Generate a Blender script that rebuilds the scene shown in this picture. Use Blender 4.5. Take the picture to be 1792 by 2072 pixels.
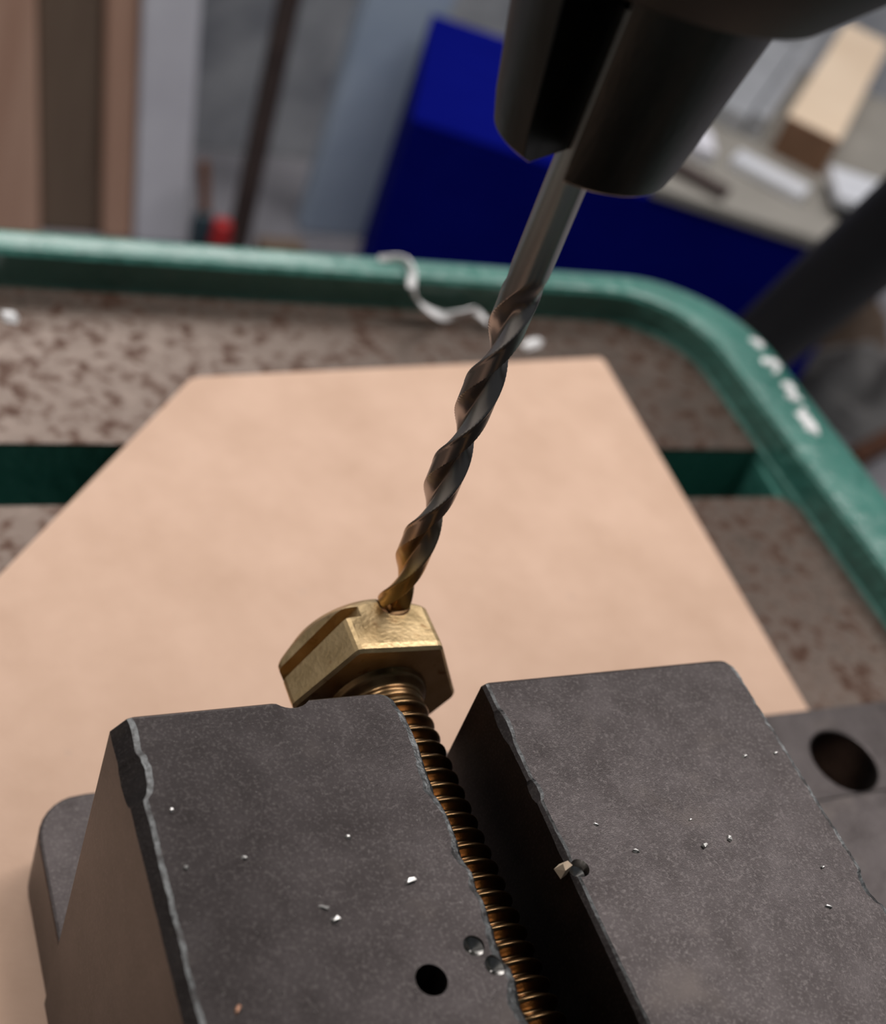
import bpy, bmesh, math, random
from mathutils import Vector, Matrix, noise as mnoise

# ------------------------------------------------------------------ camera, light, exposure
for o in list(bpy.data.objects):
    bpy.data.objects.remove(o, do_unlink=True)
sc = bpy.context.scene
C = sc.collection
S = 0.08            # every length below is in units of 80 mm (camera height above the vise jaws)
Z0 = 0.26           # vise jaw tops stand 260 mm above the workbench

cam_d = bpy.data.cameras.new('camera')
cam_d.sensor_fit = 'HORIZONTAL'
cam_d.sensor_width = 36.0
cam_d.lens = 36.0 * 2767.42 / 1792.0
cam_d.clip_start = 0.002
cam_d.clip_end = 50
cam_d.dof.use_dof = True
cam_d.dof.focus_distance = 0.107
cam_d.dof.aperture_fstop = 33.0
cam = bpy.data.objects.new('camera', cam_d)
C.objects.link(cam)
right = Vector((0.88830308, -0.34657095, 0.30134069))
up = Vector((0.02705754, 0.69450131, 0.71898249))
fwd = Vector((0.45845995, 0.63052083, -0.62630501))
m = Matrix((right, up, -fwd)).transposed().to_4x4()
m.translation = Vector((0, 0, S + Z0))
cam.matrix_world = m
sc.camera = cam

world = bpy.data.worlds.new('workshop_ambient')
sc.world = world
world.use_nodes = True
bg = world.node_tree.nodes['Background']
bg.inputs[0].default_value = (0.84, 0.92, 1.0, 1)
bg.inputs[1].default_value = 0.09

def area_light(name, loc, target, sx, sy, power, col):
    l = bpy.data.lights.new(name, 'AREA')
    l.shape = 'RECTANGLE'
    l.size, l.size_y = sx, sy
    l.energy = power
    l.color = col
    o = bpy.data.objects.new(name, l)
    C.objects.link(o)
    o.location = loc
    o.rotation_euler = (Vector(target) - Vector(loc)).to_track_quat('-Z', 'Y').to_euler()
    return o
# daylight through a workshop window high behind the drill press, and an unseen light added to brighten the planks
area_light('window_daylight', (0.20, 1.80, 1.32), (0.07, 0.12, 0.22), 1.35, 0.9, 24, (1.0, 0.965, 0.93))
area_light('plank_fill_light', (0.30, 0.29, 1.05), (0.30, 0.31, 0.0), 1.2, 0.10, 14, (1.0, 0.97, 0.94))

vs = sc.view_settings
vs.view_transform = 'Standard'
vs.look = 'None'
vs.gamma = 1.0
vs.use_curve_mapping = False
vs.exposure = -0.45

# ------------------------------------------------------------------ helpers
R = math.radians
random.seed(7)

def W(p):
    return Vector((p[0] * S, p[1] * S, p[2] * S + Z0))

def empty(name, loc, label, cat, group=None):
    o = bpy.data.objects.new(name, None)
    o.empty_display_size = 0.01
    C.objects.link(o)
    o.location = W(loc)
    tag(o, label, cat, group)
    return o

def tag(o, label, cat, group=None):
    o['label'] = label
    o['category'] = cat
    if group:
        o['group'] = group
    return o

def world_loc(o):
    v = o.location.copy()
    while o.parent:
        o = o.parent
        v += o.location
    return v

def obj(name, verts, faces, mats, parent=None, origin=None, smooth=False, mi=None, sharp=None):
    """verts in scene units; the object's origin is `origin` (or its parent's)"""
    base = W(origin) if origin is not None else (world_loc(parent) if parent else Vector((0, 0, 0)))
    me = bpy.data.meshes.new(name)
    me.from_pydata([tuple(W(v) - base) for v in verts], [], faces)
    if not isinstance(mats, (list, tuple)):
        mats = [mats]
    for q in mats:
        me.materials.append(q)
    if mi:
        for p, k in zip(me.polygons, mi):
            p.material_index = k
    bm = bmesh.new()
    bm.from_mesh(me)
    bmesh.ops.recalc_face_normals(bm, faces=bm.faces)
    if smooth:
        for f in bm.faces:
            f.smooth = True
        lim = R(sharp if sharp else 35)
        for e in bm.edges:
            if len(e.link_faces) == 2 and e.calc_face_angle(0) > lim:
                e.smooth = False
    bm.to_mesh(me)
    bm.free()
    o = bpy.data.objects.new(name, me)
    C.objects.link(o)
    if parent:
        o.parent = parent
        o.location = base - world_loc(parent)
    else:
        o.location = base
    return o

def bevel(o, w, seg=2, ang=30):
    md = o.modifiers.new('bevel', 'BEVEL')
    md.width = w * S
    md.segments = seg
    md.limit_method = 'ANGLE'
    md.angle_limit = R(ang)
    return o

def bake(o):
    dg = bpy.context.evaluated_depsgraph_get()
    me = bpy.data.meshes.new_from_object(o.evaluated_get(dg))
    o.modifiers.clear()
    o.data = me
    return o

def cut(o, verts, faces, mat):
    """boolean subtract a closed shape"""
    c = obj('cutter', verts, faces, mat)
    bpy.context.view_layer.update()
    md = o.modifiers.new('cut', 'BOOLEAN')
    md.operation = 'DIFFERENCE'
    md.solver = 'EXACT'
    md.object = c
    bake(o)
    bpy.data.objects.remove(c, do_unlink=True)

def box(x0, x1, y0, y1, z0, z1):
    v = [(x, y, z) for z in (z0, z1) for y in (y0, y1) for x in (x0, x1)]
    f = [(0, 2, 3, 1), (4, 5, 7, 6), (0, 1, 5, 4), (2, 6, 7, 3), (0, 4, 6, 2), (1, 3, 7, 5)]
    return v, f

def obox(c, a, b, w, d, z0, z1):
    """box with corner c (x,y), horizontal unit dirs a, b, extents w, d"""
    P = []
    for z in (z0, z1):
        for j in (0, 1):
            for i in (0, 1):
                P.append((c[0] + a[0] * w * i + b[0] * d * j, c[1] + a[1] * w * i + b[1] * d * j, z))
    return P, box(0, 1, 0, 1, 0, 1)[1]

def prism(poly, z0, z1):
    n = len(poly)
    v = [(p[0], p[1], z0) for p in poly] + [(p[0], p[1], z1) for p in poly]
    f = [tuple(range(n))[::-1], tuple(range(n, 2 * n))]
    f += [(i, (i + 1) % n, n + (i + 1) % n, n + i) for i in range(n)]
    return v, f

def lathe(prof, c, n=48, a0=None, a1=None):
    """profile [(r, z)] around the vertical axis through c; closed sector if a0/a1 given"""
    v, f = [], []
    full = a0 is None
    k = len(prof)
    for i in range(n if full else n + 1):
        a = 2 * math.pi * i / n if full else R(a0 + (a1 - a0) * i / n)
        for r, z in prof:
            v.append((c[0] + r * math.cos(a), c[1] + r * math.sin(a), z))
    for i in range(n):
        j = (i + 1) % n if full else i + 1
        for q in range(k - 1):
            f.append((i * k + q, j * k + q, j * k + q + 1, i * k + q + 1))
        if not full:
            f.append((i * k + k - 1, j * k + k - 1, j * k, i * k))
    if full:
        f.append(tuple(i * k for i in range(n)))
        f.append(tuple(i * k + k - 1 for i in range(n)))
    else:
        f.append(tuple(range(k)))
        f.append(tuple(n * k + q for q in range(k)))
    return v, f

def tube(p, q, r, n=24, r2=None):
    p, q = Vector(p), Vector(q)
    d = (q - p).normalized()
    a = d.orthogonal().normalized()
    b = d.cross(a)
    v = []
    for e, rr in ((p, r), (q, r2 if r2 else r)):
        for i in range(n):
            t = 2 * math.pi * i / n
            v.append(tuple(e + a * rr * math.cos(t) + b * rr * math.sin(t)))
    f = [(i, (i + 1) % n, n + (i + 1) % n, n + i) for i in range(n)]
    f += [tuple(range(n)), tuple(range(n, 2 * n))]
    return v, f

def join(*vf):
    V, F = [], []
    for v, f in vf:
        k = len(V)
        V += list(v)
        F += [tuple(i + k for i in q) for q in f]
    return V, F

def n1(x, s=1.0, seed=0.0):
    return mnoise.noise(Vector((x * s, seed * 7.3 + 0.5, seed * 3.1)))

def ss(a, b, x):
    t = max(0.0, min(1.0, (x - a) / (b - a)))
    return t * t * (3 - 2 * t)

# ------------------------------------------------------------------ materials
def mat(name, ramp, scale=100, detail=4, rough=0.5, metal=0.0, bump=0.0, bscale=None, stretch=(1, 1, 1),
        spec=0.5, rvar=0.0, distort=0.0, specks=None, transmission=0.0, coat=0.0, bdist=0.0004):
    """procedural surface: noise -> colour ramp, optional second speck noise, bump"""
    q = bpy.data.materials.new(name)
    q.use_nodes = True
    N, L = q.node_tree.nodes, q.node_tree.links
    b = N['Principled BSDF']
    tc = N.new('ShaderNodeTexCoord')
    mp = N.new('ShaderNodeMapping')
    mp.inputs['Scale'].default_value = stretch
    L.new(tc.outputs['Object'], mp.inputs[0])
    nz = N.new('ShaderNodeTexNoise')
    nz.inputs['Scale'].default_value = scale
    nz.inputs['Detail'].default_value = detail
    nz.inputs['Roughness'].default_value = 0.6
    nz.inputs['Distortion'].default_value = distort
    L.new(mp.outputs[0], nz.inputs['Vector'])
    cr = N.new('ShaderNodeValToRGB')
    el = cr.color_ramp.elements
    while len(el) < len(ramp):
        el.new(0.5)
    for e, (p, c) in zip(el, ramp):
        e.position = p
        e.color = (c[0], c[1], c[2], 1)
    L.new(nz.outputs['Fac'], cr.inputs[0])
    col = cr.outputs[0]
    if specks:
        for (sscale, lo, hi, scol) in specks:
            n2 = N.new('ShaderNodeTexNoise')
            n2.inputs['Scale'].default_value = sscale
            n2.inputs['Detail'].default_value = 3
            L.new(mp.outputs[0], n2.inputs['Vector'])
            mr = N.new('ShaderNodeMapRange')
            mr.inputs['From Min'].default_value = lo
            mr.inputs['From Max'].default_value = hi
            L.new(n2.outputs['Fac'], mr.inputs['Value'])
            mx = N.new('ShaderNodeMix')
            mx.data_type = 'RGBA'
            L.new(mr.outputs['Result'], mx.inputs['Factor'])
            L.new(col, mx.inputs['A'])
            mx.inputs['B'].default_value = (*scol, 1)
            col = mx.outputs['Result']
    L.new(col, b.inputs['Base Color'])
    b.inputs['Roughness'].default_value = rough
    b.inputs['Metallic'].default_value = metal
    b.inputs['Specular IOR Level'].default_value = spec
    if transmission:
        b.inputs['Transmission Weight'].default_value = transmission
    if coat:
        b.inputs['Coat Weight'].default_value = coat
        b.inputs['Coat Roughness'].default_value = 0.16
    if rvar:
        mr = N.new('ShaderNodeMapRange')
        mr.inputs['From Min'].default_value = 0.3
        mr.inputs['From Max'].default_value = 0.7
        mr.inputs['To Min'].default_value = rough - rvar
        mr.inputs['To Max'].default_value = rough + rvar
        L.new(nz.outputs['Fac'], mr.inputs['Value'])
        L.new(mr.outputs['Result'], b.inputs['Roughness'])
    if bump:
        n3 = N.new('ShaderNodeTexNoise')
        n3.inputs['Scale'].default_value = bscale or scale * 4
        n3.inputs['Detail'].default_value = 5
        L.new(mp.outputs[0], n3.inputs['Vector'])
        bp = N.new('ShaderNodeBump')
        bp.inputs['Strength'].default_value = bump
        bp.inputs['Distance'].default_value = bdist
        L.new(n3.outputs['Fac'], bp.inputs['Height'])
        L.new(bp.outputs[0], b.inputs['Normal'])
    return q

M = {}
M['vise'] = mat('blackened_steel', [(0.3, (0.042, 0.035, 0.0345)), (0.7, (0.074, 0.063, 0.063))], 260, 6, rough=0.40, metal=0.9,
                bump=0.12, bscale=11000, specks=[(4200, 0.5, 0.8, (0.115, 0.10, 0.098)), (5200, 0.71, 0.84, (0.2, 0.185, 0.18)), (3000, 0.6, 0.8, (0.04, 0.034, 0.034)), (140, 0.6, 0.78, (0.09, 0.075, 0.07))])
M['vise_worn'] = mat('worn_bright_edge_steel', [(0.38, (0.09, 0.085, 0.085)), (0.68, (0.27, 0.28, 0.285))], 900, 5, rough=0.45, metal=0.8, bump=0.3, bscale=2500)
M['dimple'] = mat('freshly_drilled_steel', [(0.3, (0.25, 0.24, 0.23)), (0.7, (0.5, 0.48, 0.46))], 900, 3, rough=0.25, metal=1.0)
M['brass'] = mat('brass', [(0.3, (0.58, 0.405, 0.205)), (0.7, (0.72, 0.53, 0.30))], 420, 5, rough=0.38, metal=0.97, bump=0.12, bscale=2600,
                 rvar=0.08, specks=[(900, 0.62, 0.75, (0.42, 0.24, 0.11))])
M['brass_thread'] = mat('shaded_brass_thread', [(0.3, (0.19, 0.105, 0.05)), (0.7, (0.30, 0.185, 0.09))], 500, 4, rough=0.3, metal=1.0)  # shade of the gap between the jaws put into a darker brass
M['green'] = mat('green_machine_paint', [(0.3, (0.032, 0.145, 0.118)), (0.7, (0.05, 0.19, 0.155))], 90, 4, rough=0.34, bump=0.6, bscale=330, spec=0.7, bdist=0.0016, coat=0.7)
M['machined'] = mat('rust_mottled_machined_iron', [(0.37, (0.055, 0.026, 0.016)), (0.43, (0.085, 0.052, 0.039)), (0.50, (0.128, 0.096, 0.080))], 400, 3,
                    rough=0.42, metal=0.72, bump=0.1, bscale=900, distort=0.2, rvar=-0.1)
M['mdf'] = mat('hardboard', [(0.25, (0.50, 0.33, 0.24)), (0.75, (0.60, 0.41, 0.31))], 95, 6, rough=0.75, spec=0.25, bump=0.1, bscale=1500,
               specks=[(260, 0.70, 0.80, (0.50, 0.35, 0.27))])
M['chuck'] = mat('dull_chuck_steel', [(0.3, (0.06, 0.057, 0.053)), (0.7, (0.11, 0.104, 0.098))], 300, 4, rough=0.38, metal=0.95, stretch=(1, 1, 0.2), bump=0.1, bscale=2500)
M['chuck_body'] = mat('black_chuck_body', [(0.3, (0.008, 0.008, 0.008)), (0.7, (0.014, 0.014, 0.014))], 200, 3, rough=0.5, metal=0.0, spec=0.3)
M['black'] = mat('black_paint', [(0.3, (0.004, 0.004, 0.005)), (0.7, (0.008, 0.008, 0.009))], 60, 3, rough=0.6, spec=0.2)
M['blue'] = mat('blue_plastic', [(0.3, (0.0008, 0.0025, 0.13)), (0.7, (0.0014, 0.004, 0.155))], 30, 3, rough=0.8, spec=0.03)
M['wood_pink'] = mat('reddish_planed_wood', [(0.3, (0.42, 0.235, 0.165)), (0.7, (0.56, 0.35, 0.26))], 60, 4, rough=0.7, stretch=(1, 1, 0.08))
M['wood_dark'] = mat('dark_brown_wood', [(0.3, (0.13, 0.085, 0.06)), (0.7, (0.20, 0.14, 0.10))], 60, 4, rough=0.75, stretch=(1, 1, 0.08))  # darker, browner wood tone
M['white_board'] = mat('pale_grey_painted_board', [(0.3, (0.60, 0.585, 0.65)), (0.7, (0.70, 0.69, 0.75))], 20, 3, rough=0.55)
M['pale_blue'] = mat('pale_blue_grey_panel', [(0.3, (0.32, 0.39, 0.50)), (0.7, (0.42, 0.49, 0.60))], 15, 3, rough=0.55)
M['wall'] = mat('mottled_grey_plaster', [(0.32, (0.28, 0.29, 0.33)), (0.68, (0.58, 0.59, 0.62))], 26, 4, rough=0.85, bump=0.3, bscale=60)
M['plaster'] = mat('white_painted_plaster', [(0.3, (0.70, 0.68, 0.64)), (0.7, (0.78, 0.76, 0.72))], 6, 3, rough=0.85)
M['bench'] = mat('grey_bench_top', [(0.3, (0.17, 0.165, 0.185)), (0.7, (0.27, 0.26, 0.285))], 25, 5, rough=0.7)
M['rod'] = mat('dark_brown_rod', [(0.3, (0.03, 0.018, 0.016)), (0.7, (0.05, 0.032, 0.028))], 60, 3, rough=0.55)
M['red'] = mat('red_grip', [(0.3, (0.40, 0.012, 0.014)), (0.7, (0.5, 0.02, 0.02))], 60, 2, rough=0.45)
M['navy'] = mat('dark_teal_grip', [(0.3, (0.012, 0.03, 0.045)), (0.7, (0.02, 0.045, 0.06))], 60, 2, rough=0.5)
M['pine'] = mat('pale_pine', [(0.3, (0.62, 0.47, 0.34)), (0.7, (0.74, 0.59, 0.45))], 45, 3, rough=0.7, stretch=(0.2, 0.2, 1))
M['pine_end'] = mat('shaded_end_grain', [(0.3, (0.15, 0.075, 0.04)), (0.7, (0.22, 0.115, 0.065))], 90, 4, rough=0.8)  # shade on the beam's near end put into the colour
M['alu'] = mat('dull_aluminium', [(0.3, (0.42, 0.43, 0.46)), (0.7, (0.55, 0.56, 0.60))], 50, 3, rough=0.45, metal=0.6)
M['bright'] = mat('bright_steel_bar', [(0.3, (0.76, 0.77, 0.84)), (0.7, (0.86, 0.87, 0.93))], 50, 3, rough=0.35, metal=0.4)
M['greyboard'] = mat('grey_beige_board', [(0.3, (0.20, 0.185, 0.165)), (0.7, (0.28, 0.26, 0.235))], 30, 3, rough=0.75)
M['rust'] = mat('rusty_brown_iron', [(0.3, (0.10, 0.035, 0.018)), (0.7, (0.17, 0.07, 0.035))], 80, 4, rough=0.8)
M['cloth'] = mat('pale_grey_rag', [(0.3, (0.20, 0.19, 0.19)), (0.7, (0.30, 0.285, 0.285))], 60, 4, rough=0.9)
M['brown_cloth'] = mat('brown_rag', [(0.3, (0.10, 0.065, 0.045)), (0.7, (0.17, 0.12, 0.09))], 60, 4, rough=0.9)
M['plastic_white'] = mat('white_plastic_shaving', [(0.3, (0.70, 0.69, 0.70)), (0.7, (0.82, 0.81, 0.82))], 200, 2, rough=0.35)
M['chip'] = mat('bright_metal_chip', [(0.3, (0.55, 0.53, 0.52)), (0.7, (0.8, 0.78, 0.75))], 500, 2, rough=0.3, metal=0.6)
M['chip_copper'] = mat('copper_chip', [(0.3, (0.45, 0.22, 0.14)), (0.7, (0.6, 0.34, 0.22))], 500, 2, rough=0.4, metal=0.6)
M['concrete'] = mat('concrete', [(0.3, (0.18, 0.17, 0.16)), (0.7, (0.26, 0.25, 0.24))], 8, 5, rough=0.9)

def drill_material():
    """grey steel whose lower end is tinted straw and brown by heat"""
    q = bpy.data.materials.new('heat_tinted_drill_steel')
    q.use_nodes = True
    N, L = q.node_tree.nodes, q.node_tree.links
    b = N['Principled BSDF']
    tc = N.new('ShaderNodeTexCoord')
    sp = N.new('ShaderNodeSeparateXYZ')
    L.new(tc.outputs['Object'], sp.inputs[0])
    nz = N.new('ShaderNodeTexNoise')
    nz.inputs['Scale'].default_value = 260
    nz.inputs['Detail'].default_value = 4
    L.new(tc.outputs['Object'], nz.inputs['Vector'])
    ma = N.new('ShaderNodeMath')
    ma.operation = 'MULTIPLY_ADD'
    ma.inputs[1].default_value = 0.012
    L.new(nz.outputs['Fac'], ma.inputs[0])
    L.new(sp.outputs['Z'], ma.inputs[2])
    mr = N.new('ShaderNodeMapRange')
    mr.inputs['From Min'].default_value = 0.0
    mr.inputs['From Max'].default_value = 0.046
    L.new(ma.outputs[0], mr.inputs['Value'])
    cr = N.new('ShaderNodeValToRGB')
    el = cr.color_ramp.elements
    while len(el) < 5:
        el.new(0.5)
    for e, (p, c) in zip(el, [(0.0, (0.52, 0.32, 0.11)), (0.24, (0.50, 0.31, 0.12)), (0.42, (0.40, 0.345, 0.31)),
                              (0.8, (0.42, 0.38, 0.365)), (1.0, (0.55, 0.51, 0.485))]):
        e.position = p
        e.color = (*c, 1)
    L.new(mr.outputs['Result'], cr.inputs[0])
    L.new(cr.outputs[0], b.inputs['Base Color'])
    b.inputs['Metallic'].default_value = 1.0
    b.inputs['Roughness'].default_value = 0.3
    return q
M['drill'] = drill_material()

# ------------------------------------------------------------------ setting: floor, wall, workbench
ZB = -Z0 / S                       # bench top
o = obj('floor', *box(-13.5, 26, -16, 24, ZB - 11.4, ZB - 11.25), M['concrete'], origin=(0, 0, ZB - 11.4)); o['kind'] = 'structure'
o = obj('wall_left', *box(-13.5, -13, -14, 22, ZB - 11.25, 18), M['plaster'], origin=(-13, 0, ZB - 11.25)); o['kind'] = 'structure'
o = obj('wall_back', *box(-13, 26, 7.65, 8.2, ZB - 11.25, 1.3), M['wall'], origin=(0, 7.65, ZB - 11.25)); o['kind'] = 'structure'

bench = empty('workbench', (2, 4, ZB - 11.25), 'grey workbench under the drill press and the stored wood', 'workbench')
obj('bench_top', *box(-9, 14, -3.5, 7.62, ZB - 0.6, ZB), M['bench'], bench)
for x in (-8.4, 12.8):
    for y in (-3, 6.4):
        obj('leg', *box(x, x + 0.9, y, y + 0.9, ZB - 11.25, ZB - 0.6), M['wood_dark'], bench)

# ------------------------------------------------------------------ drill press table
TH = -0.0191
def T(u, v, z):
    return (u * math.cos(TH) - v * math.sin(TH), u * math.sin(TH) + v * math.cos(TH), z)

ZT = -0.547
tab = empty('drill_press_table', (0.6, 0.9, ZB), 'green cast iron drill press table with a raised rim and rusty top', 'machine table')

XR, YF = 1.928, 2.200          # inner edge of the rim at table level (table frame)
XL, YN = -2.2, -0.9
def rounded(x0, x1, y0, y1, r, n=12):
    pts = []
    for cx, cy, a in ((x1 - r, y0 + r, -90), (x1 - r, y1 - r, 0), (x0 + r, y1 - r, 90), (x0 + r, y0 + r, 180)):
        for i in range(n + 1):
            t = R(a + 90 * i / n)
            pts.append((cx + r * math.cos(t), cy + r * math.sin(t)))
    return pts
loops = [  # (offset, z) swept round the rounded rectangle: inside foot -> inside top -> crown -> outside
    (0.0, ZT - 0.02), (0.0, ZT + 0.001), (0.004, ZT + 0.008), (0.007, ZT + 0.066), (0.014, ZT + 0.076), (0.022, ZT + 0.079), (0.066, ZT + 0.079), (0.078, ZT + 0.074), (0.085, ZT + 0.055), (0.09, ZT - 0.34)]
V, F = [], []
nl = None
for off, z in loops:
    ex = off + (0.075 if off > 0.05 else 0.0)
    ring = rounded(XL - ex, XR + ex, YN - ex, YF + off, 0.20 + off)
    nl = len(ring)
    V += [T(p[0], p[1], z) for p in ring]
for k in range(len(loops) - 1):
    for i in range(nl):
        j = (i + 1) % nl
        F.append((k * nl + i, k * nl + j, (k + 1) * nl + j, (k + 1) * nl + i))
rim = (V, F)
SY0, SY1 = 1.607, 1.757         # slot in the table frame
def cols(poly, z0, z1):
    v, f = prism(poly, z0, z1)
    return [T(*p) for p in v], f
full = rounded(XL - 0.005, XR + 0.005, YN - 0.005, YF + 0.005, 0.2)
far_poly = [p for p in full if p[1] > SY1]
far_poly = [(XR + 0.005, SY1)] + far_poly + [(XL - 0.005, SY1)]
near_poly = [p for p in full if p[1] < SY0]
k = max(range(len(near_poly)), key=lambda i: (near_poly[i][0] > 0, near_poly[i][1] if near_poly[i][0] > 0 else -9))
# rounded() starts at the near right corner; rebuild the near half explicitly
near_poly = [(XL - 0.005, SY0), (XL - 0.005, YN - 0.005), (XR + 0.005, YN - 0.005), (XR + 0.005, SY0 - 0.035), (XR - 0.03, SY0)]
cast = join(rim, cols(far_poly, ZT - 0.3, ZT - 0.006), cols(near_poly, ZT - 0.3, ZT - 0.006),
            cols([(XL, SY0 - 0.05), (XR, SY0 - 0.05), (XR, SY1 + 0.05), (XL, SY1 + 0.05)], ZT - 0.34, ZT - 0.3),
            cols([(XR - 0.02, SY0 - 0.01), (XR + 0.1, SY0 - 0.01), (XR + 0.1, SY1 + 0.01), (XR - 0.001, SY1 + 0.01)], ZT - 0.3, ZT - 0.02))
obj('casting', *cast, M['green'], tab, smooth=True, sharp=25)
def inset(poly, d):
    cx = sum(p[0] for p in poly) / len(poly)
    return poly
top_far = [(XR - 0.0, SY1)] + [p for p in rounded(XL, XR, YN, YF, 0.2) if p[1] > SY1] + [(XL, SY1)]
top_near = [(XL, SY0), (XL, YN), (XR, YN), (XR, SY0 - 0.035), (XR - 0.03, SY0)]
obj('machined_top', *cols(top_far, ZT - 0.006, ZT), M['machined'], tab)
obj('machined_top', *cols(top_near, ZT - 0.006, ZT), M['machined'], tab)
obj('support_column', *join(lathe([(0.55, ZT - 0.34), (0.55, ZT - 0.5), (0.36, ZT - 0.6), (0.36, ZB + 0.2), (0.8, ZB + 0.12), (0.8, ZB)], (0.6, 0.9), 40)), M['green'], tab, smooth=True)

# ------------------------------------------------------------------ hardboard packing under the vise
ZH = -0.522
hb = [(0.760, 1.905), (0.738, 1.897), (0.341, 1.432), (-0.62, 0.30), (-0.50, -0.45), (1.535, -0.45), (1.623, 1.02), (1.688, 1.985), (1.680, 1.9975)]
o = obj('hardboard_sheet', *prism(hb, ZT, ZH), M['mdf'], origin=(0.8, 0.8, ZT))
bevel(o, 0.004, 2)
tag(o, 'tan hardboard sheet with an angled corner lying under the vise', 'board')

# ------------------------------------------------------------------ machine vise
vise = empty('machine_vise', (0.65, 0.45, ZH), 'dark blackened steel machine vise clamping the brass bolt', 'vise')

def jaw(name, x0, x1, yn, yf, z0, cl, cr_, rl, rr, seedv, bumps=()):
    """jaw lofted along y: chipped, worn top edges; plan corner radii at the far end"""
    ys = []
    n = 230
    for i in range(n + 1):
        ys.append(yn + (yf - 0.05 - yn) * i / n)
    for i in range(1, 25):
        t = i / 24.0
        ys.append(yf - 0.05 + 0.05 * math.sin(t * math.pi / 2))
    V, F, mi = [], [], []
    for y in ys:
        d = yf - y
        xl = x0 + (rl - math.sqrt(max(0.0, rl * rl - (rl - d) ** 2)) if d < rl else 0)
        xr = x1 - (rr - math.sqrt(max(0.0, rr * rr - (rr - d) ** 2)) if d < rr else 0)
        zt = -0.004 * (1 - min(1, d / 0.004)) if d < 0.004 else 0.0
        bl = cl * (1 + 0.25 * n1(y, 12, seedv)) + 0.25 * cl * max(0.0, n1(y, 45, seedv + 1)) + 0.0006 * n1(y, 300, seedv + 2)
        br = cr_ * (1 + 0.5 * n1(y, 25, seedv + 3)) + 0.7 * cr_ * max(0.0, n1(y, 70, seedv + 4)) + 0.0012 * n1(y, 400, seedv + 5)
        for side, yc, w, dep in bumps:
            g = dep * max(0.0, 1 - ((y - yc) / w) ** 2) ** 0.6
            if side == 'l':
                bl += g
            else:
                br += g
        bl, br = max(bl, 0.001), max(br, 0.001)
        wl = 0.0016 * (1 + 0.8 * n1(y, 40, seedv + 6))
        wr = 0.0026 * (1 + 0.9 * n1(y, 40, seedv + 7))
        V += [(xl, y, z0), (xl, y, zt - bl * 1.1), (xl + bl * 0.8, y, zt - 0.0016), (xl + bl + wl, y, zt),
              (xr - br - wr, y, zt), (xr - br * 0.55, y, zt - br * 0.25), (xr, y, zt - br), (xr, y, z0)]
    k = 8
    m_ = len(ys)
    for i in range(m_ - 1):
        for q in range(k):
            F.append((i * k + q, i * k + (q + 1) % k, (i + 1) * k + (q + 1) % k, (i + 1) * k + q))
            mi.append(1 if q in (2, 4, 5) else 0)
    F.append(tuple(range(k))); mi.append(0)
    F.append(tuple((m_ - 1) * k + q for q in range(k))); mi.append(0)
    return obj(name, V, F, [M['vise'], M['vise_worn'], M['dimple']], vise, mi=mi)

fixed = jaw('fixed_jaw', 0.297, 0.583, 0.05, 0.757, ZH, 0.011, 0.006, 0.004, 0.028, 1.0,
            bumps=(('l', 0.690, 0.024, 0.010), ('l', 0.735, 0.03, 0.006), ('r', 0.64, 0.03, 0.004), ('r', 0.565, 0.016, 0.005), ('r', 0.47, 0.02, 0.005), ('r', 0.415, 0.022, 0.007)))
moving = jaw('moving_jaw', 0.680, 1.003, 0.05, 0.757, -0.40, 0.0045, 0.0025, 0.004, 0.022, 5.0,
             bumps=(('l', 0.70, 0.02, 0.004), ('l', 0.62, 0.012, 0.004), ('r', 0.455, 0.02, 0.008)))

def cone_cut(x, y, r, depth, tipd, z=0.0, n=28):
    prof = [(r, z + 0.02), (r, z - depth), (0.0005, z - depth - tipd)]
    return lathe(prof, (x, y), n)
cut(fixed, *cone_cut(0.505, 0.4525, 0.0145, 0.045, 0.009), M['vise'])
cut(fixed, *cone_cut(0.5545, 0.475, 0.0098, 0.0035, 0.006), M['dimple'])
cut(fixed, *cone_cut(0.5668, 0.454, 0.0098, 0.0045, 0.006), M['dimple'])
cut(moving, *cone_cut(0.690, 0.530, 0.0095, 0.012, 0.006), M['dimple'])
# scallop knocked out of the far top edge of the fixed jaw
V, F = lathe([(0.021, -0.03), (0.024, 0.02)], (0.47, 0.7690), 32)
cut(fixed, V, F, M['vise'])

base_poly = [(0.300, 0.05), (1.80, 0.05), (1.80, 0.915), (1.765, 0.945)]
for i in range(9):
    a = R(90 + 90 * i / 8)
    base_poly.append((0.355 + 0.055 * math.cos(a), 0.893 + 0.06 * math.sin(a)))
b_o = obj('base', *prism(base_poly, ZH, -0.405), [M['vise'], M['vise_worn']], vise)
V, F = tube((1.502, 0.846, -0.6), (1.502, 0.846, -0.3), 0.056, 40)
cut(b_o, V, F, M['vise'])
bevel(b_o, 0.004, 2, 40)
o = obj('guide_block', *box(1.006, 1.78, 0.06, 0.772, -0.405, -0.372), M['vise'], vise)
bevel(o, 0.006, 2)

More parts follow.
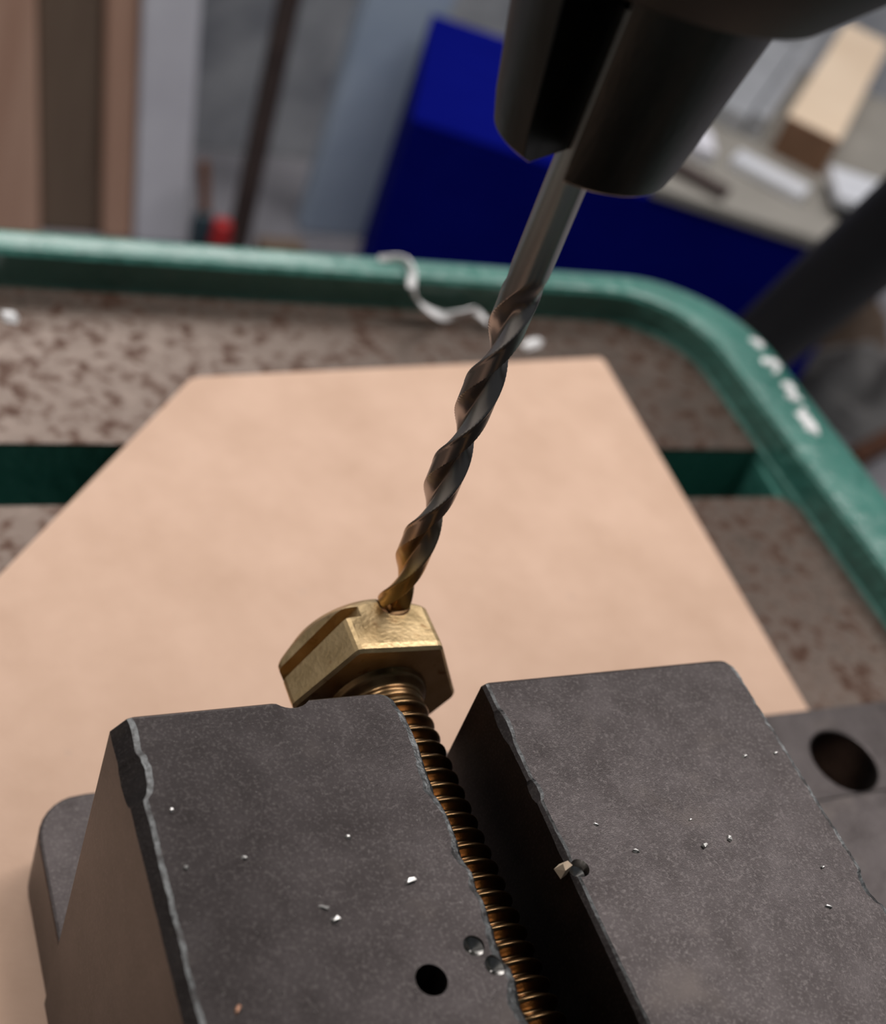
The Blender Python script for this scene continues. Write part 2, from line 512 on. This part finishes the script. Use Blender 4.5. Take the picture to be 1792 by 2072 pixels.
# ------------------------------------------------------------------ brass bolt
BX, BZ = 0.6255, -0.1145
bolt = empty('brass_bolt', (BX, 0.6, BZ), 'brass hex bolt with a cross groove, threads held between the vise jaws', 'bolt')
AP = 0.0872                      # half across flats
Y0h, Y1h = 0.830, 0.908          # under-head face and crown
HX, HZ = 0.6200, -0.1150
ROLL = R(-2.5)
def hexr(a):
    t = (a - ROLL - math.pi / 2 + math.pi / 6) % (math.pi / 3) - math.pi / 6
    r = AP / math.cos(t)
    return min(r, AP * 1.141) - 0.0
NA = 144
rings = []
def head_ring(fn):
    L_ = []
    for i in range(NA):
        a = 2 * math.pi * i / NA
        r, y = fn(a)
        L_.append((HX + r * math.cos(a), y, HZ + r * math.sin(a)))
    rings.append(L_)
CH = 0.97 * AP
tan_ch = math.tan(R(27))
head_ring(lambda a: (0.02, Y0h))
head_ring(lambda a: (min(hexr(a) - 0.004, 1.10 * AP), Y0h))
head_ring(lambda a: (hexr(a) - 0.0005, Y0h + 0.0035))
head_ring(lambda a: (hexr(a), Y0h + 0.010))
head_ring(lambda a: (hexr(a), Y1h - 0.006 - (hexr(a) - CH) * tan_ch * 1.6 - 0.002))
head_ring(lambda a: (hexr(a) - 0.0025, Y1h - 0.003 - (hexr(a) - CH) * tan_ch * 1.6))
head_ring(lambda a: (CH * 0.965, Y1h))
head_ring(lambda a: (0.02, Y1h))
V = [p for r_ in rings for p in r_]
F = []
for k in range(len(rings) - 1):
    for i in range(NA):
        j = (i + 1) % NA
        F.append((k * NA + i, k * NA + j, (k + 1) * NA + j, (k + 1) * NA + i))
F.append(tuple(range(NA)))
F.append(tuple((len(rings) - 1) * NA + i for i in range(NA)))
head = obj('head', V, F, [M['brass'], M['brass_thread']], bolt)
# groove filed across the flat that faces away from the moving jaw
na = R(150) + ROLL                # outward normal of that flat in the xz plane
nx, nz_ = math.cos(na), math.sin(na)
tx, tz = -nz_, nx
def groove_pt(t, y, d):
    # skewed: the groove drifts towards the crown at the lower end of the flat
    return (HX + nx * (AP - d) + tx * t, y - t * 0.10, HZ + nz_ * (AP - d) + tz * t)
gv = [groove_pt(t, y, d) for t in (-0.12, 0.12) for (y, d) in ((0.8725, 0.0165), (0.8700, -0.04), (0.8890, -0.04), (0.8865, 0.0165))]
gf = [(0, 1, 2, 3), (7, 6, 5, 4)] + [(i, 4 + i, 4 + (i + 1) % 4, (i + 1) % 4) for i in range(4)]
cut(head, gv, gf, M['brass'])
DX, DY = 0.6375, 0.8965           # drill axis
V, F = lathe([(0.0195, 0.02), (0.0195, -0.034), (0.0005, -0.046)], (DX, DY), 32)
cut(head, V, F, M['brass_thread'])
for p in head.data.polygons:
    p.use_smooth = False

# shank: collar, then helical thread
RB, PITCH, TD = 0.0480, 0.0181, 0.0105
ys = []
y = Y0h + 0.003
prof_y = []
while y > 0.06:
    prof_y.append(y)
    y -= PITCH / 10 if y < 0.80 else 0.0025
NS = 40
V, F = [], []
for y in prof_y:
    blend = 1 - ss(0.782, 0.800, y)
    for i in range(NS):
        a = 2 * math.pi * i / NS
        fr = ((y / PITCH) + a / (2 * math.pi)) % 1.0
        t = abs(2 * fr - 1)                     # 0 at root, 1 at crest
        h = min(1.0, max(0.0, (t - 0.16) / 0.68))
        r = RB - TD * (1 - h) * blend
        if y > 0.795:
            r = RB - 0.0015 + 0.0012 * math.sin((y - 0.795) * 520) + 0.012 * ss(0.812, Y0h, y)
        px = BX + (HX - BX) * ss(0.3, Y0h, y)
        V.append((px + r * math.cos(a), y, BZ + r * math.sin(a)))
for k in range(len(prof_y) - 1):
    for i in range(NS):
        j = (i + 1) % NS
        F.append((k * NS + i, k * NS + j, (k + 1) * NS + j, (k + 1) * NS + i))
F.append(tuple(range(NS)))
F.append(tuple((len(prof_y) - 1) * NS + i for i in range(NS)))
obj('threaded_shank', V, F, M['brass_thread'], bolt, smooth=True, sharp=50)

# ------------------------------------------------------------------ twist drill
drill = empty('twist_drill', (DX, DY, -0.042), 'slim steel twist drill with straw tinted flutes biting into the bolt head', 'drill bit')
RD, ZTIP, HEL = 0.0185, -0.039, 0.2065
PH = R(12)
def flute(z0, z1, nst):
    V, F = [], []
    n = 96
    for s in range(nst + 1):
        z = z0 + (z1 - z0) * s / nst
        if s < 14:
            z = z0 + (z1 - z0) * (s / nst) * 0.35 if False else z
        kf = 1 - ss(0.355, 0.415, z)
        for i in range(n):
            a = 2 * math.pi * i / n
            ph = (a - 2 * math.pi * z / HEL - PH) % math.pi          # 0..pi, land starts at 0
            # land 0..80 deg (margin first), flute 80..180 deg: steep at the leading edge
            d = math.degrees(ph)
            if d < 62:
                r = RD if d < 12 else RD * (0.975 if kf > 0.5 else 1 - 0.025 * kf)
            else:
                t = (d - 62) / 118.0
                prof = math.sin(math.pi * min(1, t ** 0.85)) ** 0.7
                r = RD * (1 - 0.74 * kf * prof)
            lim = max(0.00005, (z - ZTIP) * math.tan(R(59)))
            r = min(r, lim)
            V.append((DX + r * math.cos(a), DY + r * math.sin(a), z))
    for s in range(nst):
        for i in range(n):
            j = (i + 1) % n
            F.append((s * n + i, s * n + j, (s + 1) * n + j, (s + 1) * n + i))
    F.append(tuple(range(n)))
    F.append(tuple(nst * n + i for i in range(n)))
    return V, F
obj('fluted_body', *flute(ZTIP, 0.42, 320), M['drill'], drill, smooth=True, sharp=38)
obj('shank', *lathe([(RD, 0.42), (RD, 0.66)], (DX, DY), 48), M['drill'], drill, smooth=True)

# ------------------------------------------------------------------ drill chuck
chuck = empty('drill_chuck', (DX, DY, 0.505), 'dark keyed drill chuck gripping the twist drill between three jaws', 'drill chuck')
jp = [(RD + 0.0005, 0.536), (0.066, 0.531), (0.0775, 0.537), (0.084, 0.561), (0.116, 0.74), (RD + 0.0005, 0.74)]
for ac in (155, 281, 41):
    o = obj('chuck_jaw', *lathe(jp, (DX, DY), 26, ac - 49, ac + 49), M['chuck'], chuck, smooth=True, sharp=30)
    bevel(o, 0.0025, 2, 40)
obj('body', *lathe([(0.03, 0.718), (0.128, 0.701), (0.138, 0.705), (0.205, 0.780), (0.225, 0.81), (0.225, 0.98), (0.20, 1.0), (0.20, 1.22), (0.17, 1.25), (0.03, 1.25)], (DX, DY), 72),
    M['chuck_body'], chuck, smooth=True, sharp=25)
obj('spindle', *lathe([(0.11, 1.25), (0.11, 1.45), (0.30, 1.46), (0.30, 2.08)], (DX, DY), 48), M['chuck'], chuck, smooth=True)

# the drill press itself stands out of the frame to the right: foot, column and head over the chuck
press = empty('pillar_drill', (2.9, -0.9, ZB), 'green drill press head and pillar above the chuck', 'drill press')
obj('foot', *obox((2.0, -2.2), (1, 0), (0, 1), 2.0, 2.2, ZB, ZB + 0.3), M['green'], press)
obj('column', *tube((2.9, -0.9, ZB + 0.3), (2.9, -0.9, 5.2), 0.36, 40), M['chuck'], press, smooth=True)
ha, hb_ = (0.786, -0.618), (0.618, 0.786)
o = obj('head', *obox((DX - ha[0] * 0.75 - hb_[0] * 0.8, DY - ha[1] * 0.75 - hb_[1] * 0.8), ha, hb_, 4.3, 1.6, 2.1, 4.6), M['green'], press); bevel(o, 0.15, 4)

# ------------------------------------------------------------------ swarf and chips
sw = [(1.214, 2.234, -0.460), (1.268, 2.229, -0.455), (1.272, 2.185, -0.453), (1.263, 2.146, -0.468), (1.287, 2.130, -0.50),
      (1.346, 2.128, -0.526), (1.396, 2.136, -0.522), (1.428, 2.140, -0.517), (1.455, 2.118, -0.533)]
def catmull(P, n=8):
    out = []
    P = [Vector(p) for p in P]
    Q = [P[0] * 2 - P[1]] + P + [P[-1] * 2 - P[-2]]
    for i in range(1, len(Q) - 2):
        for k in range(n):
            t = k / n
            out.append(0.5 * ((2 * Q[i]) + (Q[i + 1] - Q[i - 1]) * t + (2 * Q[i - 1] - 5 * Q[i] + 4 * Q[i + 1] - Q[i + 2]) * t * t
                              + (3 * Q[i] - Q[i - 1] - 3 * Q[i + 1] + Q[i + 2]) * t ** 3))
    out.append(P[-1])
    return out
path = catmull(sw)
V, F = [], []
for i, p in enumerate(path):
    d = (path[min(i + 1, len(path) - 1)] - path[max(i - 1, 0)]).normalized()
    tw = 0.9 * math.sin(i * 0.16)
    side = Matrix.Rotation(tw, 3, d) @ d.orthogonal().normalized()
    nrm = d.cross(side)
    w = 0.010 * (0.55 + 0.45 * math.sin(math.pi * (i + 3) / (len(path) + 5)))
    for a, b in ((1, 1), (-1, 1), (-1, -1), (1, -1)):
        V.append(tuple(p + side * w * a + nrm * 0.0022 * b))
for i in range(len(path) - 1):
    for q in range(4):
        F.append((i * 4 + q, i * 4 + (q + 1) % 4, i * 4 + 4 + (q + 1) % 4, i * 4 + 4 + q))
F += [(0, 1, 2, 3), tuple(len(path) * 4 - 4 + q for q in range(4))]
o = obj('plastic_shaving', V, F, M['plastic_white'], origin=(1.35, 2.16, -0.53), smooth=True)
tag(o, 'curled white plastic shaving hanging over the green rim', 'shaving')

def flake(name, x, y, z, sx, sy, sz, rot, mt):
    """irregular little chip resting on a surface"""
    V = []
    ca, sa = math.cos(rot), math.sin(rot)
    for (u, v, w) in [(-1, -0.6, 0), (0.2, -1, 0), (1, -0.2, 0), (0.6, 0.9, 0), (-0.7, 0.8, 0), (-0.8, -0.4, 1), (0.5, -0.6, 1.3), (0.7, 0.4, 0.9), (-0.4, 0.5, 1.1)]:
        u += random.uniform(-0.25, 0.25); v += random.uniform(-0.25, 0.25)
        V.append((x + (u * ca * sx - v * sa * sy), y + (u * sa * sx + v * ca * sy), z + w * sz))
    F = [(4, 3, 2, 1, 0), (5, 6, 7, 8), (0, 1, 6, 5), (1, 2, 6), (2, 7, 6), (2, 3, 7), (3, 4, 8, 7), (4, 0, 5, 8)]
    return obj(name, V, F, mt, origin=(x, y, z))
tag(flake('white_flake', 1.554, 2.071, ZT, 0.036, 0.013, 0.008, 0.5, M['plastic_white']), 'white flake on the rusty table between hardboard and rim', 'flake')
tag(flake('white_flake', 0.451, 2.099, ZT, 0.014, 0.02, 0.008, 0.2, M['plastic_white']), 'small white flake on the mottled table by the straight rim', 'flake')

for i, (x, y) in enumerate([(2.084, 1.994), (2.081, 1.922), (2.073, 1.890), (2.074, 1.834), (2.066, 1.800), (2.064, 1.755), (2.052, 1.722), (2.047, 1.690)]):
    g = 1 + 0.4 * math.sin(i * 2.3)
    o = flake('white_fleck', x, y, ZT + 0.079, 0.012 * g, 0.022 * g, 0.005, 0.3 + i, M['plastic_white'])  # small raised white flecks spaced along the side rim
    tag(o, 'raised white crumb on the wide side rim of the green table', 'fleck', 'white flecks on the side rim')

chips = [(0.434, 0.534, .0022, .0065, 1.2, 'f'), (0.440, 0.521, .005, .0045, 0.3, 'f'), (0.520, 0.545, .007, .004, 0.1, 'f'), (0.328, 0.650, .0022, .003, 0, 'f'),
         (0.327, 0.592, .0025, .003, 1, 'f'), (0.379, 0.593, .002, .004, 1.4, 'f'), (0.477, 0.598, .0028, .0035, 0.4, 'f'),
         (0.868, 0.534, .003, .006, -0.3, 'm'), (0.835, 0.530, .0045, .004, 0.4, 'm'), (0.757, 0.537, .005, .0028, -0.5, 'm'), (0.943, 0.625, .004, .003, 0.3, 'm'),
         (0.984, 0.623, .0035, .0025, 0.3, 'm'), (0.729, 0.572, .0045, .0017, -0.6, 'm'), (0.835, 0.561, .0025, .002, 0.5, 'm'),
         (0.936, 0.444, .005, .002, -0.5, 'm'), (0.956, 0.485, .003, .0025, 0.5, 'm')]
for x, y, sx, sy, rt, w in chips:
    o = flake('metal_chip', x, y, 0.0, sx * 0.75, sy * 0.75, min(sx, sy) * 0.8, rt, M['chip'])
    if w == 'f':
        tag(o, 'tiny bright metal chip on the jaw with the drilled dimples', 'metal chip', 'chips on the dimpled vise jaw')
    else:
        tag(o, 'tiny bright metal chip on the wide plain vise jaw', 'metal chip', 'chips on the plain vise jaw')
tag(flake('copper_chip', 0.338, 0.461, 0.0, .004, .0022, .002, 1.0, M['chip_copper']), 'tiny copper coloured chip on the chamfered side of the dimpled jaw', 'metal chip')
# lump of old swarf stuck where the moving jaw edge was drilled
o = flake('swarf_lump', 0.676, 0.535, -0.0105, .0075, .007, .012, 0.4, M['greyboard'])
o.data.materials.clear(); o.data.materials.append(M['pine'])
tag(o, 'dirty swarf lump stuck in the broken hole at the jaw edge', 'swarf')
# fine filings dust
V, F = [], []
def dust(x0, x1, y0, y1, n):
    for _ in range(n):
        x, y = random.uniform(x0, x1), random.uniform(y0, y1)
        s = random.uniform(0.0003, 0.0008)
        k = len(V)
        a = random.uniform(0, 6.28)
        for q in range(3):
            V.append((x + s * math.cos(a + 2.1 * q) * random.uniform(0.6, 1.8), y + s * math.sin(a + 2.1 * q), 0.0))
        V.append((x, y, s * 0.9))
        F.extend([(k, k + 2, k + 1), (k, k + 1, k + 3), (k + 1, k + 2, k + 3), (k + 2, k, k + 3)])
dust(0.315, 0.57, 0.38, 0.735, 70)
dust(0.70, 0.99, 0.36, 0.74, 130)
o = obj('metal_filings', V, F, M['chip'], origin=(0.65, 0.5, 0))
o['kind'] = 'stuff'
tag(o, 'fine bright metal filings scattered on both vise jaws', 'filings')

# ------------------------------------------------------------------ background: wood and boards behind the table
def plank(name, x0, x1, y, lean, length, th, mt, label, cat='plank', skew=0.0, group=None):
    """plank standing on the bench, leaning back by `lean` radians, tilted sideways by `skew`"""
    V = []
    for s in (0, length):
        for t in (0, th):
            for x in (x0, x1):
                V.append((x + s * skew, y + s * math.sin(lean) + t * math.cos(lean), ZB + s * math.cos(lean) + (0 if s == 0 else -t * math.sin(lean))))
    F = box(0, 1, 0, 1, 0, 1)[1]
    o = obj(name, V, F, mt, origin=((x0 + x1) / 2, y, ZB))
    bevel(o, 0.02, 2)
    tag(o, label, cat, group)
    return o
plank('wooden_plank', 0.75, 1.51, 6.50, 0.05, 4.6, 0.28, M['wood_pink'], 'wide reddish plank leaning beside the dark brown plank', skew=-0.12)
plank('wooden_plank', 1.515, 1.845, 6.56, 0.05, 4.4, 0.22, M['wood_dark'], 'dark brown plank between two reddish planks', skew=-0.12)
plank('wooden_plank', 1.85, 2.02, 6.52, 0.05, 4.5, 0.18, M['wood_pink'], 'narrow reddish plank standing against the pale grey board', skew=-0.12)
plank('painted_board', 2.025, 2.325, 6.5, 0.04, 4.4, 0.14, M['white_board'], 'pale grey painted board beside the narrow reddish plank', 'board', skew=-0.12)
plank('grey_sheet', 3.09, 3.62, 6.72, 0.06, 4.5, 0.14, M['pale_blue'], 'pale blue-grey sheet standing on edge behind the blue box', 'sheet', skew=0.03)
o = obj('thin_rod', *tube((2.64, 6.55, ZB), (2.87, 7.50, 1.4), 0.064, 20), M['rod'], origin=(2.66, 6.62, ZB), smooth=True)
tag(o, 'dark brown thin rod leaning against the grey wall', 'rod')
sd = empty('hand_tool', (2.48, 6.4, ZB), 'hand tool with red and dark grips standing by the pale board', 'tool')
obj('grip', *lathe([(0.03, ZB), (0.055, ZB + 0.04), (0.065, ZB + 0.2), (0.05, ZB + 0.27), (0.015, ZB + 0.29)], (2.45, 6.35), 20), M['red'], sd, smooth=True)
obj('grip', *lathe([(0.03, ZB), (0.055, ZB + 0.04), (0.065, ZB + 0.22), (0.05, ZB + 0.30), (0.015, ZB + 0.32)], (2.345, 6.38), 20), M['navy'], sd, smooth=True)
obj('shaft', *tube((2.345, 6.38, ZB + 0.31), (2.30, 6.44, ZB + 0.58), 0.03, 16), M['rust'], sd, smooth=True)
o = obj('wood_offcut', *box(2.72, 3.0, 6.36, 6.5, ZB, ZB + 0.11), M['wood_dark'], origin=(2.9, 6.5, ZB)); bevel(o, 0.02)
tag(o, 'low brown wood offcut at the foot of the thin rod', 'offcut')

# blue storage box and what lies on it
BA, BB = (0.905, -0.425), (0.425, 0.905)
P0 = (2.92, 5.49)
def on_box(u, v):
    return (P0[0] + BA[0] * u + BB[0] * v, P0[1] + BA[1] * u + BB[1] * v)
ZBX = -1.79
bbx = empty('blue_storage_box', (*on_box(1.6, 0.7), ZB), 'deep blue plastic storage box behind the drill press table', 'box')
o = obj('tub', *obox(on_box(0.0, 0.0), BA, BB, 2.4, 1.4, ZB, ZBX - 0.03), M['blue'], bbx); bevel(o, 0.012, 2)
o = obj('lid', *obox(on_box(0, 0), BA, BB, 2.4, 1.4, ZBX - 0.03, ZBX), M['blue'], bbx); bevel(o, 0.012, 2)
o = obj('grey_crate', *obox(on_box(1.35, 1.46), BA, BB, 1.35, 1.0, ZB, ZBX), M['greyboard'], origin=(*on_box(2.8, 2.3), ZB)); bevel(o, 0.03)
tag(o, 'grey crate standing behind the blue storage box', 'crate')
o = obj('grey_board', *obox(on_box(1.22, -0.01), BA, BB, 1.12, 2.36, ZBX, ZBX + 0.07), M['greyboard'], origin=(*on_box(2, 1.5), ZBX)); bevel(o, 0.015)
tag(o, 'grey-beige board lying on the blue box under the metal bars', 'board')
o = obj('grey_board', *obox(on_box(2.345, 0.1), BA, BB, 1.0, 2.3, ZBX, ZBX + 0.05), M['greyboard'], origin=(*on_box(3, 1.5), ZBX)); bevel(o, 0.015)
tag(o, 'thin grey-beige board beside the pine beam on the blue box', 'board')
zb1 = ZBX + 0.07
d45 = (0.702, 0.712); e45 = (0.68, -0.733)
beam = empty('pine_beam', (5.2, 5.4, zb1), 'square pale pine beam with a sawn end coloured as shaded lying on the boards', 'beam')
c0 = (5.045, 5.445)
o = obj('timber', *obox((c0[0] + d45[0] * 0.02, c0[1] + d45[1] * 0.02), e45, d45, 0.31, 2.1, zb1, zb1 + 0.215), M['pine'], beam)
o = obj('sawn_end', *obox(c0, e45, d45, 0.31, 0.02, zb1, zb1 + 0.215), M['pine_end'], beam)
o['label'] = 'sawn end coloured dark brown for its shade'
def bar(name, c, a, b, w, d, z0, z1, mt, label, cat='bar', group=None):
    o = obj(name, *obox(c, a, b, w, d, z0, z1), mt, origin=(c[0], c[1], z0))
    bevel(o, 0.012)
    tag(o, label, cat, group)
bar('aluminium_bar', (4.80, 5.74), e45, d45, 0.20, 1.5, zb1, zb1 + 0.12, M['alu'], 'wider dull aluminium bar lying parallel to the pine beam')
bar('aluminium_bar', (4.965, 5.60), e45, d45, 0.085, 1.7, zb1, zb1 + 0.15, M['alu'], 'narrow dull aluminium bar right against the pine beam')
bar('steel_bar', (4.62, 5.22), (0.65, -0.76), (0.76, 0.65), 0.42, 0.16, zb1, zb1 + 0.06, M['bright'], 'short bright steel bar lying in front of the aluminium bars')
bar('shadow_gap_block', (5.06, 4.80), (0.80, -0.36), (0.44, 0.898), 0.55, 0.34, ZBX + 0.07, ZBX + 0.13, M['black'], 'black block standing in for the shadow gap under the wide shiny flat', 'offcut')  # black block added as the shadow in the gap below the flat
bar('steel_flat', (5.04, 4.82), (0.80, -0.36), (0.44, 0.898), 0.62, 0.37, ZBX + 0.13, ZBX + 0.19, M['bright'], 'wide shiny steel flat in front of the pine beam end')
bar('pale_block', (4.40, 5.26), (0.905, -0.425), (0.425, 0.905), 0.12, 0.26, zb1, zb1 + 0.08, M['white_board'], 'small pale block beside the short bright steel bar', 'block')
bar('shade_bar', (4.16, 5.10), (0.62, -0.78), (0.78, 0.62), 0.32, 0.12, zb1, zb1 + 0.05, M['rod'], 'short dark bar standing in for shade at the corner of the grey-beige board')  # dark piece in place of the shade at the board's front left

# black bar slanting up behind the table corner
o = obj('black_steel_bar', *tube((4.12, 4.42, ZB + 0.08), (2.52, 1.92, 0.45), 0.125, 28), M['black'], origin=(4.12, 4.42, ZB), smooth=True)
tag(o, 'thick black round bar slanting up behind the table corner', 'bar')

# clutter on the bench to the right of the table
def rag(name, cx, cy, rx, ry, h, mt, label, seed):
    V, F = [], []
    n, m_ = 40, 14
    for k in range(m_ + 1):
        t = k / m_
        for i in range(n):
            a = 2 * math.pi * i / n
            w = 1 + 0.22 * mnoise.noise(Vector((math.cos(a) * 1.6, math.sin(a) * 1.6, seed)))
            z = h * (1 - t * t) * (0.75 + 0.6 * mnoise.noise(Vector((math.cos(a) * t * 3, math.sin(a) * t * 3, seed + 4))))
            V.append((cx + rx * t * w * math.cos(a), cy + ry * t * w * math.sin(a), ZB + max(0.012, z)))
    for k in range(m_):
        for i in range(n):
            j = (i + 1) % n
            F.append((k * n + i, k * n + j, (k + 1) * n + j, (k + 1) * n + i))
    kk = len(V)
    for i in range(n):
        p = V[m_ * n + i]
        V.append((p[0], p[1], ZB))
    for i in range(n):
        j = (i + 1) % n
        F.append((m_ * n + i, m_ * n + j, kk + j, kk + i))
    F.append(tuple(kk + i for i in range(n)))
    F.append(tuple(range(n)))
    o = obj(name, V, F, mt, origin=(cx, cy, ZB), smooth=True)
    tag(o, label, 'rag')
rag('crumpled_rag', 6.55, 5.15, 0.55, 0.5, 0.45, M['cloth'], 'pale grey crumpled rag on the bench below the black bar', 2.0)
rag('crumpled_rag', 6.75, 5.95, 0.6, 0.35, 0.5, M['brown_cloth'], 'brown crumpled rag behind the pale grey rag', 6.0)
o = obj('rusty_rod', *tube((5.95, 4.55, ZB + 0.07), (7.4, 5.15, ZB + 0.07), 0.065, 16), M['rust'], origin=(6.6, 4.8, ZB), smooth=True)
tag(o, 'rusty brown rod lying on the bench beside the pale rag', 'rod')
o = obj('rusty_rod', *tube((6.15, 5.75, ZB + 0.07), (7.5, 6.75, ZB + 0.07), 0.065, 16), M['rust'], origin=(6.8, 6.2, ZB), smooth=True)
tag(o, 'rusty brown rod lying behind the brown rag', 'rod')
